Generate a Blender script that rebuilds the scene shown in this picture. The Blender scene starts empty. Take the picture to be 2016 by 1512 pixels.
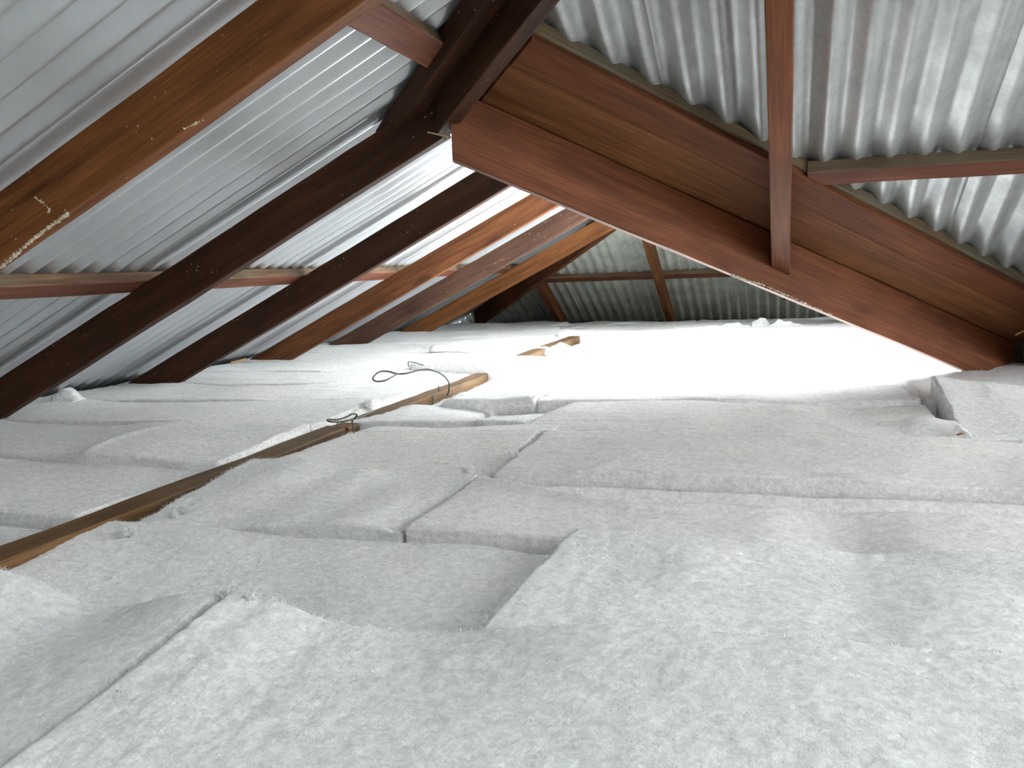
import bpy, bmesh, math, random
from mathutils import Vector, Matrix, noise

C = bpy.data.collections.new('attic'); bpy.context.scene.collection.children.link(C)
scene = bpy.context.scene

# ------------------------------------------------------------------ camera
F_PX = 1801.19
CAM_Z = 0.5
yaw, pit, rol = map(math.radians, (16.63053508, 7.19644047, 2.08769891))
fw = Vector((-math.sin(yaw)*math.cos(pit), math.cos(yaw)*math.cos(pit), -math.sin(pit)))
rt = Vector((math.cos(yaw), math.sin(yaw), 0)); dn = fw.cross(rt)
rt2 = math.cos(rol)*rt + math.sin(rol)*dn
dn2 = fw.cross(rt2)
cam_d = bpy.data.cameras.new('camera'); cam = bpy.data.objects.new('camera', cam_d)
scene.collection.objects.link(cam); scene.camera = cam
cam_d.sensor_width = 36.0; cam_d.lens = F_PX/2016*36.0
cam_d.clip_start = 0.02; cam_d.clip_end = 200
m = Matrix((rt2, -dn2, -fw)).transposed().to_4x4(); m.translation = Vector((0, 0, CAM_Z))
cam.matrix_world = m

# ------------------------------------------------------------------ world, sun, exposure
w = bpy.data.worlds.new('sky'); scene.world = w; w.use_nodes = True
nt = w.node_tree; nt.nodes.clear()
wo = nt.nodes.new('ShaderNodeOutputWorld'); bg = nt.nodes.new('ShaderNodeBackground')
tc = nt.nodes.new('ShaderNodeTexCoord'); sx = nt.nodes.new('ShaderNodeSeparateXYZ')
cr = nt.nodes.new('ShaderNodeValToRGB')
cr.color_ramp.elements[0].position = 0.48; cr.color_ramp.elements[0].color = (0.30, 0.31, 0.28, 1)
cr.color_ramp.elements[1].position = 0.54; cr.color_ramp.elements[1].color = (0.97, 0.98, 1.0, 1)
e = cr.color_ramp.elements.new(1.0); e.color = (0.88, 0.93, 1.0, 1)
mp = nt.nodes.new('ShaderNodeMapRange'); mp.inputs[1].default_value = -1; mp.inputs[2].default_value = 1
nt.links.new(tc.outputs['Generated'], sx.inputs[0]); nt.links.new(sx.outputs['Z'], mp.inputs[0])
nt.links.new(mp.outputs[0], cr.inputs[0]); nt.links.new(cr.outputs[0], bg.inputs[0])
bg.inputs[1].default_value = 12.5
nt.links.new(bg.outputs[0], wo.inputs[0])

sun_d = bpy.data.lights.new('sun', 'SUN'); sun = bpy.data.objects.new('sun', sun_d)
scene.collection.objects.link(sun)
sun_d.energy = 20.0; sun_d.angle = math.radians(3); sun_d.color = (1.0, 0.97, 0.92)
SUN_DIR = Vector((-0.44, 0.0, -1.0)).normalized()
sun.rotation_euler = (-SUN_DIR).to_track_quat('Z', 'Y').to_euler()

vs = scene.view_settings
vs.view_transform = 'Standard'; vs.look = 'None'; vs.gamma = 1.0; vs.use_curve_mapping = False
vs.exposure = 0.12

# ------------------------------------------------------------------ geometry constants
T = 0.4913                      # roof pitch (tangent)
XL = -2.8                       # foot of the left slope
RD = 0.14                       # rafter depth measured plumb
BD = 0.045                      # batten depth
K2 = 2.165                      # near slope: z = K2 - T*y (underside of rafters)
KH = T*8.62                     # far hip slope
VC = -3.52                      # valley plan line x - y
HC = 1.68                       # hip plan line x + y
def zL(x, o=0): return T*(x-XL)+o
def z2(y, o=0): return K2-T*y+o
def zH(y, o=0): return KH-T*y+o
def zR(x, o=0): return K2+T*VC-T*x+o     # slope beyond the valley

def px(x, y, z=None, Y=None, X=None, plane=None):
    """point on the ray of a photograph pixel, at a given height / depth (used once, to lay things out)"""
    r = rt2*((x-1008)/F_PX) + dn2*((y-756)/F_PX) + fw
    c = Vector((0, 0, CAM_Z))
    if z is not None: k = (z-c.z)/r.z
    elif Y is not None: k = (Y-c.y)/r.y
    elif X is not None: k = (X-c.x)/r.x
    else: k = (plane[1]-plane[0].dot(c))/plane[0].dot(r)
    return c+k*r

# ------------------------------------------------------------------ materials
def new_mat(name):
    mt = bpy.data.materials.new(name); mt.use_nodes = True
    t = mt.node_tree; t.nodes.clear()
    o = t.nodes.new('ShaderNodeOutputMaterial'); b = t.nodes.new('ShaderNodeBsdfPrincipled')
    t.links.new(b.outputs[0], o.inputs[0])
    return mt, t, b
def N(t, k, **kw):
    n = t.nodes.new(k)
    for a, v in kw.items():
        if a.startswith('i_'): n.inputs[a[2:].replace('_', ' ')].default_value = v
        else: setattr(n, a, v)
    return n
def ramp(t, fac, stops):
    r = t.nodes.new('ShaderNodeValToRGB')
    el = r.color_ramp.elements
    while len(el) < len(stops): el.new(0.5)
    for q, (p, c) in zip(el, stops):
        q.position = p; q.color = (*c, 1) if len(c) == 3 else c
    t.links.new(fac, r.inputs[0]); return r.outputs[0]
def mix(t, a, b, fac, mode='MIX'):
    n = t.nodes.new('ShaderNodeMix'); n.data_type = 'RGBA'; n.blend_type = mode
    for s, v in ((n.inputs[0], fac), (n.inputs[6], a), (n.inputs[7], b)):
        if hasattr(v, 'is_output') or hasattr(v, 'links'): t.links.new(v, s)
        else: s.default_value = v if not isinstance(v, tuple) or len(v) == 4 else (*v, 1)
    return n.outputs[2]

def wood(name, dark, light, knots=0.5, rough=0.62, spots=0.0, drips=0.0, grey=None):
    mt, t, b = new_mat(name)
    tcn = N(t, 'ShaderNodeTexCoord'); oi = N(t, 'ShaderNodeObjectInfo')
    off = N(t, 'ShaderNodeVectorMath', operation='SCALE'); off.inputs[0].default_value = (7.3, 3.1, 5.7)
    t.links.new(oi.outputs['Random'], off.inputs['Scale'])
    ad = N(t, 'ShaderNodeVectorMath', operation='ADD')
    t.links.new(tcn.outputs['Object'], ad.inputs[0]); t.links.new(off.outputs[0], ad.inputs[1])
    mpn = N(t, 'ShaderNodeMapping'); mpn.inputs['Scale'].default_value = (1.6, 22, 22)
    t.links.new(ad.outputs[0], mpn.inputs[0])
    n1 = N(t, 'ShaderNodeTexNoise', i_Scale=1.3, i_Detail=9.0, i_Roughness=0.62, i_Distortion=0.6)
    t.links.new(mpn.outputs[0], n1.inputs['Vector'])
    m2 = N(t, 'ShaderNodeMapping'); m2.inputs['Scale'].default_value = (5, 160, 160)
    t.links.new(ad.outputs[0], m2.inputs[0])
    n2 = N(t, 'ShaderNodeTexNoise', i_Scale=1.0, i_Detail=3.0); t.links.new(m2.outputs[0], n2.inputs['Vector'])
    n3 = N(t, 'ShaderNodeTexNoise', i_Scale=2.2, i_Detail=4.0); t.links.new(ad.outputs[0], n3.inputs['Vector'])
    col = ramp(t, n1.outputs[0], [(0.28, dark), (0.5, tuple((a+c)/2 for a, c in zip(dark, light))), (0.72, light)])
    fine = ramp(t, n2.outputs[0], [(0.35, (0.72, 0.72, 0.72)), (0.65, (1.12, 1.12, 1.12))])
    col = mix(t, col, fine, 0.8, 'MULTIPLY')
    pat = ramp(t, n3.outputs[0], [(0.3, (0.6, 0.56, 0.54)), (0.7, (1.15, 1.15, 1.15))])
    col = mix(t, col, pat, 0.75, 'MULTIPLY')
    # knots
    m3 = N(t, 'ShaderNodeMapping'); m3.inputs['Scale'].default_value = (2.2, 6.5, 6.5)
    t.links.new(ad.outputs[0], m3.inputs[0])
    vo = N(t, 'ShaderNodeTexVoronoi', i_Scale=1.0); t.links.new(m3.outputs[0], vo.inputs['Vector'])
    kn = ramp(t, vo.outputs['Distance'], [(0.0, (1, 1, 1)), (0.10, (0.7, 0.7, 0.7)), (0.17, (0, 0, 0))])
    kf = N(t, 'ShaderNodeMath', operation='MULTIPLY'); kf.inputs[1].default_value = knots
    t.links.new(kn, kf.inputs[0])
    col = mix(t, col, tuple(c*0.35 for c in dark), kf.outputs[0])
    if grey:
        gm = N(t, 'ShaderNodeTexNoise', i_Scale=3.0, i_Detail=6.0); t.links.new(ad.outputs[0], gm.inputs['Vector'])
        col = mix(t, col, grey, ramp(t, gm.outputs[0], [(0.42, (0, 0, 0)), (0.62, (0.7, 0.7, 0.7))]))
    if spots:
        sp = N(t, 'ShaderNodeTexVoronoi', i_Scale=38.0); t.links.new(ad.outputs[0], sp.inputs['Vector'])
        s2 = N(t, 'ShaderNodeTexNoise', i_Scale=6.0); t.links.new(ad.outputs[0], s2.inputs['Vector'])
        a = ramp(t, sp.outputs['Distance'], [(0.09, (1, 1, 1)), (0.14, (0, 0, 0))])
        c2 = ramp(t, s2.outputs[0], [(0.52, (0, 0, 0)), (0.6, (1, 1, 1))])
        f = N(t, 'ShaderNodeMath', operation='MULTIPLY'); t.links.new(a, f.inputs[0]); t.links.new(c2, f.inputs[1])
        g = N(t, 'ShaderNodeMath', operation='MULTIPLY'); g.inputs[1].default_value = spots; t.links.new(f.outputs[0], g.inputs[0])
        col = mix(t, col, (0.62, 0.55, 0.42), g.outputs[0])
    t.links.new(col, b.inputs['Base Color'])
    b.inputs['Roughness'].default_value = rough
    b.inputs['Specular IOR Level'].default_value = 0.18
    bp = N(t, 'ShaderNodeBump', i_Strength=0.35, i_Distance=0.004)
    t.links.new(n2.outputs[0], bp.inputs['Height']); t.links.new(bp.outputs[0], b.inputs['Normal'])
    return mt

M = {}
M['rafter_warm'] = wood('wood_rafter_warm', (0.085, 0.029, 0.008), (0.27, 0.100, 0.029), 0.8, spots=0.3)
M['rafter_shade'] = wood('wood_rafter_shade', (0.026, 0.010, 0.005), (0.080, 0.032, 0.013), 0.5, spots=0.35)  # shade on the second and third rafters is put into this colour
M['rafter_mid'] = wood('wood_rafter_mid', (0.08, 0.028, 0.011), (0.24, 0.095, 0.036), 0.7, spots=0.35)
M['rafter_grey'] = wood('wood_rafter_grey', (0.07, 0.035, 0.024), (0.16, 0.085, 0.058), 0.4, spots=0.5)
M['rafter_orange'] = wood('wood_rafter_orange', (0.15, 0.055, 0.018), (0.40, 0.17, 0.06), 0.5, spots=0.3)
M['valley'] = wood('wood_valley_red', (0.115, 0.035, 0.013), (0.235, 0.078, 0.030), 0.5, rough=0.55)
M['board'] = wood('wood_board_brown', (0.11, 0.038, 0.014), (0.26, 0.11, 0.042), 0.6)
M['board_red'] = wood('wood_board_red', (0.085, 0.027, 0.012), (0.20, 0.070, 0.027), 0.5)
M['batten'] = wood('wood_batten_grey', (0.10, 0.055, 0.032), (0.24, 0.15, 0.092), 0.7, grey=(0.16, 0.13, 0.085))
M['batten_red'] = wood('wood_batten_red', (0.11, 0.038, 0.022), (0.26, 0.10, 0.06), 0.5)
M['pale_batten'] = wood('wood_pale_batten', (0.13, 0.085, 0.05), (0.23, 0.17, 0.105), 0.3, grey=(0.15, 0.14, 0.10))
M['timber'] = wood('wood_timber', (0.105, 0.055, 0.022), (0.24, 0.135, 0.06), 0.7, grey=(0.12, 0.085, 0.05))
M['splinter'] = wood('wood_splinter', (0.45, 0.30, 0.14), (0.75, 0.55, 0.30), 0.1)
M['dark_board'] = wood('wood_dark_board', (0.035, 0.028, 0.026), (0.07, 0.055, 0.048), 0.2)

def metal(name, base, rough, mottled, met=0.75):
    mt, t, b = new_mat(name)
    tcn = N(t, 'ShaderNodeTexCoord')
    n1 = N(t, 'ShaderNodeTexNoise', i_Scale=5.0, i_Detail=7.0, i_Roughness=0.65); t.links.new(tcn.outputs['Object'], n1.inputs['Vector'])
    n2 = N(t, 'ShaderNodeTexNoise', i_Scale=60.0, i_Detail=5.0, i_Roughness=0.7); t.links.new(tcn.outputs['Object'], n2.inputs['Vector'])
    lo = tuple(c*(1-mottled) for c in base); hi = tuple(min(1, c*(1+mottled*0.5)) for c in base)
    c1 = ramp(t, n1.outputs[0], [(0.3, lo), (0.68, hi)])
    c2 = ramp(t, n2.outputs[0], [(0.3, (1-mottled*0.6,)*3), (0.65, (1.05, 1.05, 1.05))])
    col = mix(t, c1, c2, 0.7, 'MULTIPLY')
    t.links.new(col, b.inputs['Base Color']); b.inputs['Metallic'].default_value = met
    rr = ramp(t, n1.outputs[0], [(0.3, (rough+0.12,)*3), (0.7, (rough-0.05,)*3)])
    if mottled < 0.1: b.inputs['Roughness'].default_value = rough
    else: t.links.new(rr, b.inputs['Roughness'])
    bp = N(t, 'ShaderNodeBump', i_Strength=0.0 if mottled < 0.2 else 0.22, i_Distance=0.003)
    t.links.new(n2.outputs[0], bp.inputs['Height']); t.links.new(bp.outputs[0], b.inputs['Normal'])
    return mt
M['metal_new'] = metal('zinc_sheet_clean', (0.66, 0.69, 0.715), 0.30, 0.03, 0.68)
M['metal_old'] = metal('zinc_sheet_dusty', (0.60, 0.63, 0.63), 0.38, 0.24, 0.65)
M['metal_far'] = metal('zinc_sheet_far', (0.78, 0.83, 0.76), 0.5, 0.28, 0.45)

def batt_mat(name, base, streak):
    mt, t, b = new_mat(name)
    tcn = N(t, 'ShaderNodeTexCoord'); oi = N(t, 'ShaderNodeObjectInfo')
    off = N(t, 'ShaderNodeVectorMath', operation='SCALE'); off.inputs[0].default_value = (9.3, 4.1, 2.7)
    t.links.new(oi.outputs['Random'], off.inputs['Scale'])
    ad = N(t, 'ShaderNodeVectorMath', operation='ADD')
    t.links.new(tcn.outputs['Object'], ad.inputs[0]); t.links.new(off.outputs[0], ad.inputs[1])
    n1 = N(t, 'ShaderNodeTexNoise', i_Scale=4.5, i_Detail=6.0, i_Roughness=0.6); t.links.new(ad.outputs[0], n1.inputs['Vector'])
    n2 = N(t, 'ShaderNodeTexNoise', i_Scale=60.0, i_Detail=5.0, i_Roughness=0.6); t.links.new(ad.outputs[0], n2.inputs['Vector'])
    ms = N(t, 'ShaderNodeMapping'); ms.inputs['Scale'].default_value = (7, 34, 34); t.links.new(ad.outputs[0], ms.inputs[0])
    n3 = N(t, 'ShaderNodeTexNoise', i_Scale=1.0, i_Detail=8.0, i_Roughness=0.7, i_Distortion=0.8); t.links.new(ms.outputs[0], n3.inputs['Vector'])
    n4 = N(t, 'ShaderNodeTexNoise', i_Scale=420.0, i_Detail=4.0, i_Roughness=0.8); t.links.new(ad.outputs[0], n4.inputs['Vector'])
    lo = tuple(c*0.93 for c in base)
    col = ramp(t, n1.outputs[0], [(0.3, (lo[0]*0.985, lo[1], lo[2]*1.005)), (0.55, base), (0.75, (base[0]*1.02, base[1]*1.01, base[2]*0.985))])
    c2 = ramp(t, n2.outputs[0], [(0.34, (0.84, 0.84, 0.84)), (0.60, (1.06, 1.06, 1.06))])
    col = mix(t, col, c2, 0.8, 'MULTIPLY')
    n5 = N(t, 'ShaderNodeTexNoise', i_Scale=130.0, i_Detail=2.5, i_Roughness=0.55); t.links.new(ad.outputs[0], n5.inputs['Vector'])
    col = mix(t, col, ramp(t, n5.outputs[0], [(0.36, (0.91, 0.91, 0.91)), (0.64, (1.07, 1.07, 1.07))]), 0.9, 'MULTIPLY')
    t.links.new(col, b.inputs['Base Color'])
    b.inputs['Roughness'].default_value = 0.95; b.inputs['Specular IOR Level'].default_value = 0.1
    b.inputs['Sheen Weight'].default_value = 0.15; b.inputs['Sheen Roughness'].default_value = 0.6
    # heights
    a1 = N(t, 'ShaderNodeMath', operation='MULTIPLY'); a1.inputs[1].default_value = 0.55; t.links.new(n2.outputs[0], a1.inputs[0])
    a2 = N(t, 'ShaderNodeMath', operation='MULTIPLY_ADD'); a2.inputs[1].default_value = streak; t.links.new(n3.outputs[0], a2.inputs[0]); t.links.new(a1.outputs[0], a2.inputs[2])
    a3 = N(t, 'ShaderNodeMath', operation='MULTIPLY_ADD'); a3.inputs[1].default_value = 0.22; t.links.new(n4.outputs[0], a3.inputs[0]); t.links.new(a2.outputs[0], a3.inputs[2])
    a5 = N(t, 'ShaderNodeMath', operation='MULTIPLY_ADD'); a5.inputs[1].default_value = 0.35; t.links.new(n5.outputs[0], a5.inputs[0]); t.links.new(a3.outputs[0], a5.inputs[2])
    bp = N(t, 'ShaderNodeBump', i_Strength=0.6, i_Distance=0.012)
    t.links.new(a5.outputs[0], bp.inputs['Height']); t.links.new(bp.outputs[0], b.inputs['Normal'])
    return mt
M['batt'] = batt_mat('white_polyester', (0.83, 0.84, 0.825), 0.10)
M['batt_streaky'] = batt_mat('white_polyester_streaky', (0.83, 0.818, 0.79), 0.8)
M['fibre'] = batt_mat('white_fibre', (0.88, 0.89, 0.885), 0.1)

def plain(name, col, rough=0.6, met=0.0):
    mt, t, b = new_mat(name)
    tcn = N(t, 'ShaderNodeTexCoord')
    n1 = N(t, 'ShaderNodeTexNoise', i_Scale=20.0, i_Detail=4.0); t.links.new(tcn.outputs['Object'], n1.inputs['Vector'])
    t.links.new(ramp(t, n1.outputs[0], [(0.3, tuple(c*0.8 for c in col)), (0.7, tuple(min(1, c*1.15) for c in col))]), b.inputs['Base Color'])
    b.inputs['Roughness'].default_value = rough; b.inputs['Metallic'].default_value = met
    return mt
M['wire'] = plain('dull_wire', (0.10, 0.10, 0.08), 0.45, 0.6)
M['leaf'] = plain('dead_leaf', (0.22, 0.10, 0.05), 0.7)
M['plaster'] = plain('plasterboard', (0.45, 0.44, 0.42), 0.8)
M['cobweb'] = plain('dusty_cobweb', (0.62, 0.58, 0.48), 0.9)
M['paint'] = plain('pale_drip', (0.66, 0.58, 0.44), 0.8)

# ------------------------------------------------------------------ object helpers
def link(name, me, mat=None, parent=None):
    o = bpy.data.objects.new(name, me); C.objects.link(o)
    if mat: me.materials.append(mat)
    if parent: o.parent = parent
    return o
def tag(o, label, cat, group=None):
    o['label'] = label; o['category'] = cat
    if group: o['group'] = group
    return o
def smooth(me):
    me.polygons.foreach_set('use_smooth', [True]*len(me.polygons))

def beam(name, p0, p1, width, depth, mat, up=Vector((0, 0, 1)), mat2=None, cut0=None, cut1=None, seed=0, rough=0.0012, seg=None, side=0.0, parent=None, bev=0.003):
    """timber whose bottom-centre line runs p0 -> p1; depth is measured square to the run; ends cut on the planes given by cut normals"""
    p0, p1 = Vector(p0), Vector(p1)
    ax = (p1-p0).normalized(); up = Vector(up)
    wd = up.cross(ax).normalized(); upn = ax.cross(wd).normalized()
    L = (p1-p0).length; seg = seg or max(3, int(L/0.12))
    cuts = []
    for c in (cut0, cut1):
        if c is None: cuts.append((0, 0))
        else:
            c = Vector(c); n = Vector((c.dot(ax), c.dot(wd), c.dot(upn)))
            cuts.append((-n.y/n.x, -n.z/n.x))
    h, d, b = width/2, depth, bev
    prof = [(-h+b, 0), (h-b, 0), (h, b), (h, d-b), (h-b, d), (-h+b, d), (-h, d-b), (-h, b)]
    vs_, fs = [], []
    n = len(prof)
    for i in range(seg+1):
        u = i/seg
        for j, (y, z) in enumerate(prof):
            x = u*L + (1-u)*(cuts[0][0]*y+cuts[0][1]*z) + u*(cuts[1][0]*y+cuts[1][1]*z)
            q = noise.noise_vector(Vector((x*9, y*60, z*60+seed*3.7)))*rough
            q2 = noise.noise_vector(Vector((x*1.7, seed*5.1, 0)))*rough*1.5
            vs_.append((x, y+side+q.y+q2.y, z+q.z+q2.z))
    for i in range(seg):
        for j in range(n):
            a = i*n+j; b2 = i*n+(j+1) % n
            fs.append((a, b2, b2+n, a+n))
    fs.append(tuple(reversed(range(n)))); fs.append(tuple(range(seg*n, seg*n+n)))
    me = bpy.data.meshes.new(name); me.from_pydata(vs_, [], fs)
    bm = bmesh.new(); bm.from_mesh(me); bmesh.ops.recalc_face_normals(bm, faces=bm.faces); bm.to_mesh(me); bm.free()
    o = link(name, me, mat)
    if mat2:
        me.materials.append(mat2)
        for p_ in me.polygons:
            if abs(p_.normal.y) > 0.7: p_.material_index = 1
    mw = Matrix((ax, wd, upn)).transposed().to_4x4(); mw.translation = p0
    if parent: o.parent = parent; o.matrix_world = mw
    else: o.matrix_world = mw
    return o

CT = 1/math.sqrt(1+T*T)          # plumb depth -> square depth

def tube(name, pts, r, mat, parent=None, seg=6, close=False):
    pts = [Vector(p) for p in pts]
    # Catmull-Rom
    P = []
    for i in range(len(pts)-1):
        a = pts[max(i-1, 0)]; b = pts[i]; c = pts[i+1]; d = pts[min(i+2, len(pts)-1)]
        for k in range(7):
            u = k/7
            P.append(0.5*((2*b)+(-a+c)*u+(2*a-5*b+4*c-d)*u*u+(-a+3*b-3*c+d)*u**3))
    P.append(pts[-1])
    vs_, fs = [], []
    for i, p in enumerate(P):
        t_ = (P[min(i+1, len(P)-1)]-P[max(i-1, 0)]).normalized()
        s = t_.orthogonal() if i == 0 else (s - t_*s.dot(t_))
        s = s.normalized(); q = t_.cross(s)
        for j in range(seg):
            a = 2*math.pi*j/seg
            vs_.append(p + (s*math.cos(a)+q*math.sin(a))*r)
    for i in range(len(P)-1):
        for j in range(seg):
            a = i*seg+j; b = i*seg+(j+1) % seg
            fs.append((a, b, b+seg, a+seg))
    fs.append(tuple(reversed(range(seg)))); fs.append(tuple(range(len(vs_)-seg, len(vs_))))
    me = bpy.data.meshes.new(name); me.from_pydata(vs_, [], fs); smooth(me)
    return link(name, me, mat, parent)

# ------------------------------------------------------------------ roof sheets
PITCH = 0.0887; COVER = PITCH*9
def slope_empty(name):
    e = bpy.data.objects.new(name, None); C.objects.link(e); e['kind'] = 'structure'; return e

def sheets(parent, mat, origin, along, across, n_sheets, length, planes, start=0, amp=0.0105, seed=0, cover_waves=9, pitch=PITCH, skip=()):
    """corrugated sheets: 'along' the ridges, 'across' them; planes = (point, normal) cuts removing the normal side"""
    al, ac = Vector(along).normalized(), Vector(across).normalized(); nr = ac.cross(al)
    if nr.z < 0: nr = -nr
    rnd = random.Random(seed)
    for s in range(start, start+n_sheets):
        if s in skip: continue
        nx = int((cover_waves+1.4)*10); ny = max(2, int(length/0.35))
        lift = 0.0018 if s % 2 else 0.0
        tilt = rnd.uniform(-0.002, 0.002)
        vs_, fs = [], []
        for layer in (0, 1):
            for j in range(ny+1):
                v = j/ny*length
                for i in range(nx+1):
                    u = (s*cover_waves*pitch) + i*pitch/10
                    ph = 2*math.pi*u/pitch
                    z = amp*math.sin(ph) + amp*0.12*math.sin(2*ph) + lift + tilt*math.sin(v*2.0+s) + layer*0.0012
                    z += 0.0006*noise.noise(Vector((u*3, v*2, seed)))
                    vs_.append(Vector(origin)+ac*u+al*v+nr*z)
        st = (nx+1)*(ny+1)
        for j in range(ny):
            for i in range(nx):
                a = j*(nx+1)+i
                fs.append((a, a+1, a+nx+2, a+nx+1)); b = a+st
                fs.append((b, b+nx+1, b+nx+2, b+1))
        for i in range(nx):
            a = i; fs.append((a, a+st, a+st+1, a+1))
            a = ny*(nx+1)+i; fs.append((a, a+1, a+st+1, a+st))
        for j in range(ny):
            a = j*(nx+1); fs.append((a, a+nx+1, a+nx+1+st, a+st))
            a = j*(nx+1)+nx; fs.append((a, a+st, a+nx+1+st, a+nx+1))
        me = bpy.data.meshes.new('corrugated_sheet'); me.from_pydata(vs_, [], fs)
        bm = bmesh.new(); bm.from_mesh(me)
        for co, no in planes:
            g = bm.verts[:]+bm.edges[:]+bm.faces[:]
            bmesh.ops.bisect_plane(bm, geom=g, plane_co=co, plane_no=no, clear_outer=True)
        if not bm.faces: bm.free(); bpy.data.meshes.remove(me); continue
        bm.to_mesh(me); bm.free(); smooth(me)
        link('corrugated_sheet', me, mat, parent)

SO = RD+BD+0.0105*1.15           # sheets sit on the battens (plumb offset above rafter undersides)
SL = slope_empty('ceiling')      # left slope
sheets(SL, M['metal_new'], (XL-0.6, -1.45, zL(XL-0.6, SO)), (1, 0, T), (0, 1, 0), 13, 5.5, amp=0.0135, planes=
       [(Vector((0, HC-.01, 0)), Vector((1, 1, 0))), (Vector((0, -1.4, 0)), Vector((0, -1, 0)))], start=0, seed=1, skip=range(5, 99))
sheets(SL, M['metal_new'], (XL-0.6, -1.45, zL(XL-0.6, SO)), (1, 0, T), (0, 1, 0), 8, 2.95, amp=0.0135, planes=
       [(Vector((0, 8.62+XL, 0)), Vector((1, 1, 0))), (Vector((-0.925, 0, 0)), Vector((1, 0, 0)))], start=5, seed=2)
S2 = slope_empty('ceiling')      # near right slope, comes down towards the valley
sheets(S2, M['metal_old'], (-1.9, 4.75, z2(4.75, SO)), (0, -1, T), (1, 0, 0), 8, 6.9,
       [(Vector((0, HC-.08, 0)), Vector((-1, -1, 0))), (Vector((2.9, 0, 0)), Vector((1, 0, 0))), (Vector((VC-0.03, 0, 0)), Vector((-1, 1, 0)))], seed=3, pitch=0.0975, cover_waves=8, amp=0.0165)  # stops short out of view, an invented gap letting sky light in
sheets(S2, M['metal_old'], (-1.9, 4.75, z2(4.75, SO)), (0, -1, T), (1, 0, 0), 9, 6.9,
       [(Vector((0, 1.15, 0)), Vector((0, 1, 0))), (Vector((2.9, 0, 0)), Vector((-1, 0, 0)))], seed=9, pitch=0.0975, cover_waves=8, amp=0.0165)  # unseen sheets added to shut out light from the near right
SH = slope_empty('ceiling')      # far hip end
sheets(SH, M['metal_far'], (-3.5, 9.25, zH(9.25, SO)), (0, -1, T), (1, 0, 0), 8, 3.5,
       [(Vector((0, 8.62+XL, 0)), Vector((-1, -1, 0)))], seed=4, amp=0.0125)
SR = slope_empty('ceiling')      # slope beyond the valley, sheets off over the middle bays
RX = 1.45
sheets(SR, M['metal_old'], (RX, 2.84, zR(RX, SO)), (-1, 0, T), (0, 1, 0), 9, 2.80,
       [(Vector((VC+0.1, 0, 0)), Vector((1, -1, 0))), (Vector((0, 8.62-0.95+0.95*0, 0)), Vector((0, 1, 0))), (Vector((-0.965, 0, 0)), Vector((-1, 0, 0)))], seed=5, skip=(1, 2, 3), start=-1)

# ------------------------------------------------------------------ ceiling lining under the insulation
me = bpy.data.meshes.new('floor'); me.from_pydata([(-3.5, -1.6, -0.17), (5.0, -1.6, -0.17), (5.0, 9.3, -0.17), (-3.5, 9.3, -0.17),
     (-3.5, -1.6, -0.185), (5.0, -1.6, -0.185), (5.0, 9.3, -0.185), (-3.5, 9.3, -0.185)], [],
     [(0, 1, 2, 3), (7, 6, 5, 4), (0, 4, 5, 1), (1, 5, 6, 2), (2, 6, 7, 3), (3, 7, 4, 0)])
o = link('floor', me, M['plaster']); o['kind'] = 'structure'
def wall(name, a, b, z0, z1, th=0.05, mat='dark_board'):
    a, b = Vector((*a, 0)), Vector((*b, 0)); d = (b-a).normalized(); n_ = Vector((-d.y, d.x, 0))*th/2
    v = [a-n_, a+n_, b+n_, b-n_]
    me = bpy.data.meshes.new(name); me.from_pydata([(p.x, p.y, z0) for p in v]+[(p.x, p.y, z1) for p in v], [],
        [(0, 1, 2, 3), (7, 6, 5, 4), (0, 4, 5, 1), (1, 5, 6, 2), (2, 6, 7, 3), (3, 7, 4, 0)])
    o = link(name, me, M[mat]); o['kind'] = 'structure'; return o
wall('wall_left', (XL-0.58, -1.5), (XL-0.58, 9.24), -0.19, -0.04)  # added, like the far one, to stop sky light leaking at the eaves
wall('wall_far', (XL-0.58, 9.22), (2.0, 9.22), -0.19, -0.06)
wall('light_block_right', (4.7, -1.47), (4.7, 1.2), -0.19, 1.75, mat='plaster')  # unseen screen added to hold back light from the near right
# unseen wall added behind the camera to cut the light from there
gx = [XL-0.58, 0.2, 1.5, 1.5]
me = bpy.data.meshes.new('light_block_back')
pts = [(XL-0.58, -0.19), (XL-0.58, 0.03), (-1.4+HC+0.0+1.2-0.0, zL(1.48, SO)), (1.5, zL(1.5, SO)), (1.5, -0.19)]
pts = [(XL-0.58, -0.19), (XL-0.58, 0.02), (1.48, zL(1.48, SO)+0.02), (4.7, zL(1.48, SO)+0.02), (4.7, -0.19)]
v = [(x, -1.42, z) for x, z in pts]+[(x, -1.47, z) for x, z in pts]; n_ = len(pts)
me.from_pydata(v, [], [tuple(range(n_)), tuple(reversed(range(n_, 2*n_)))]+[(i, i+n_, (i+1) % n_+n_, (i+1) % n_) for i in range(n_)])
o = link('light_block_back', me, M['plaster']); o['kind'] = 'structure'

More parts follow.
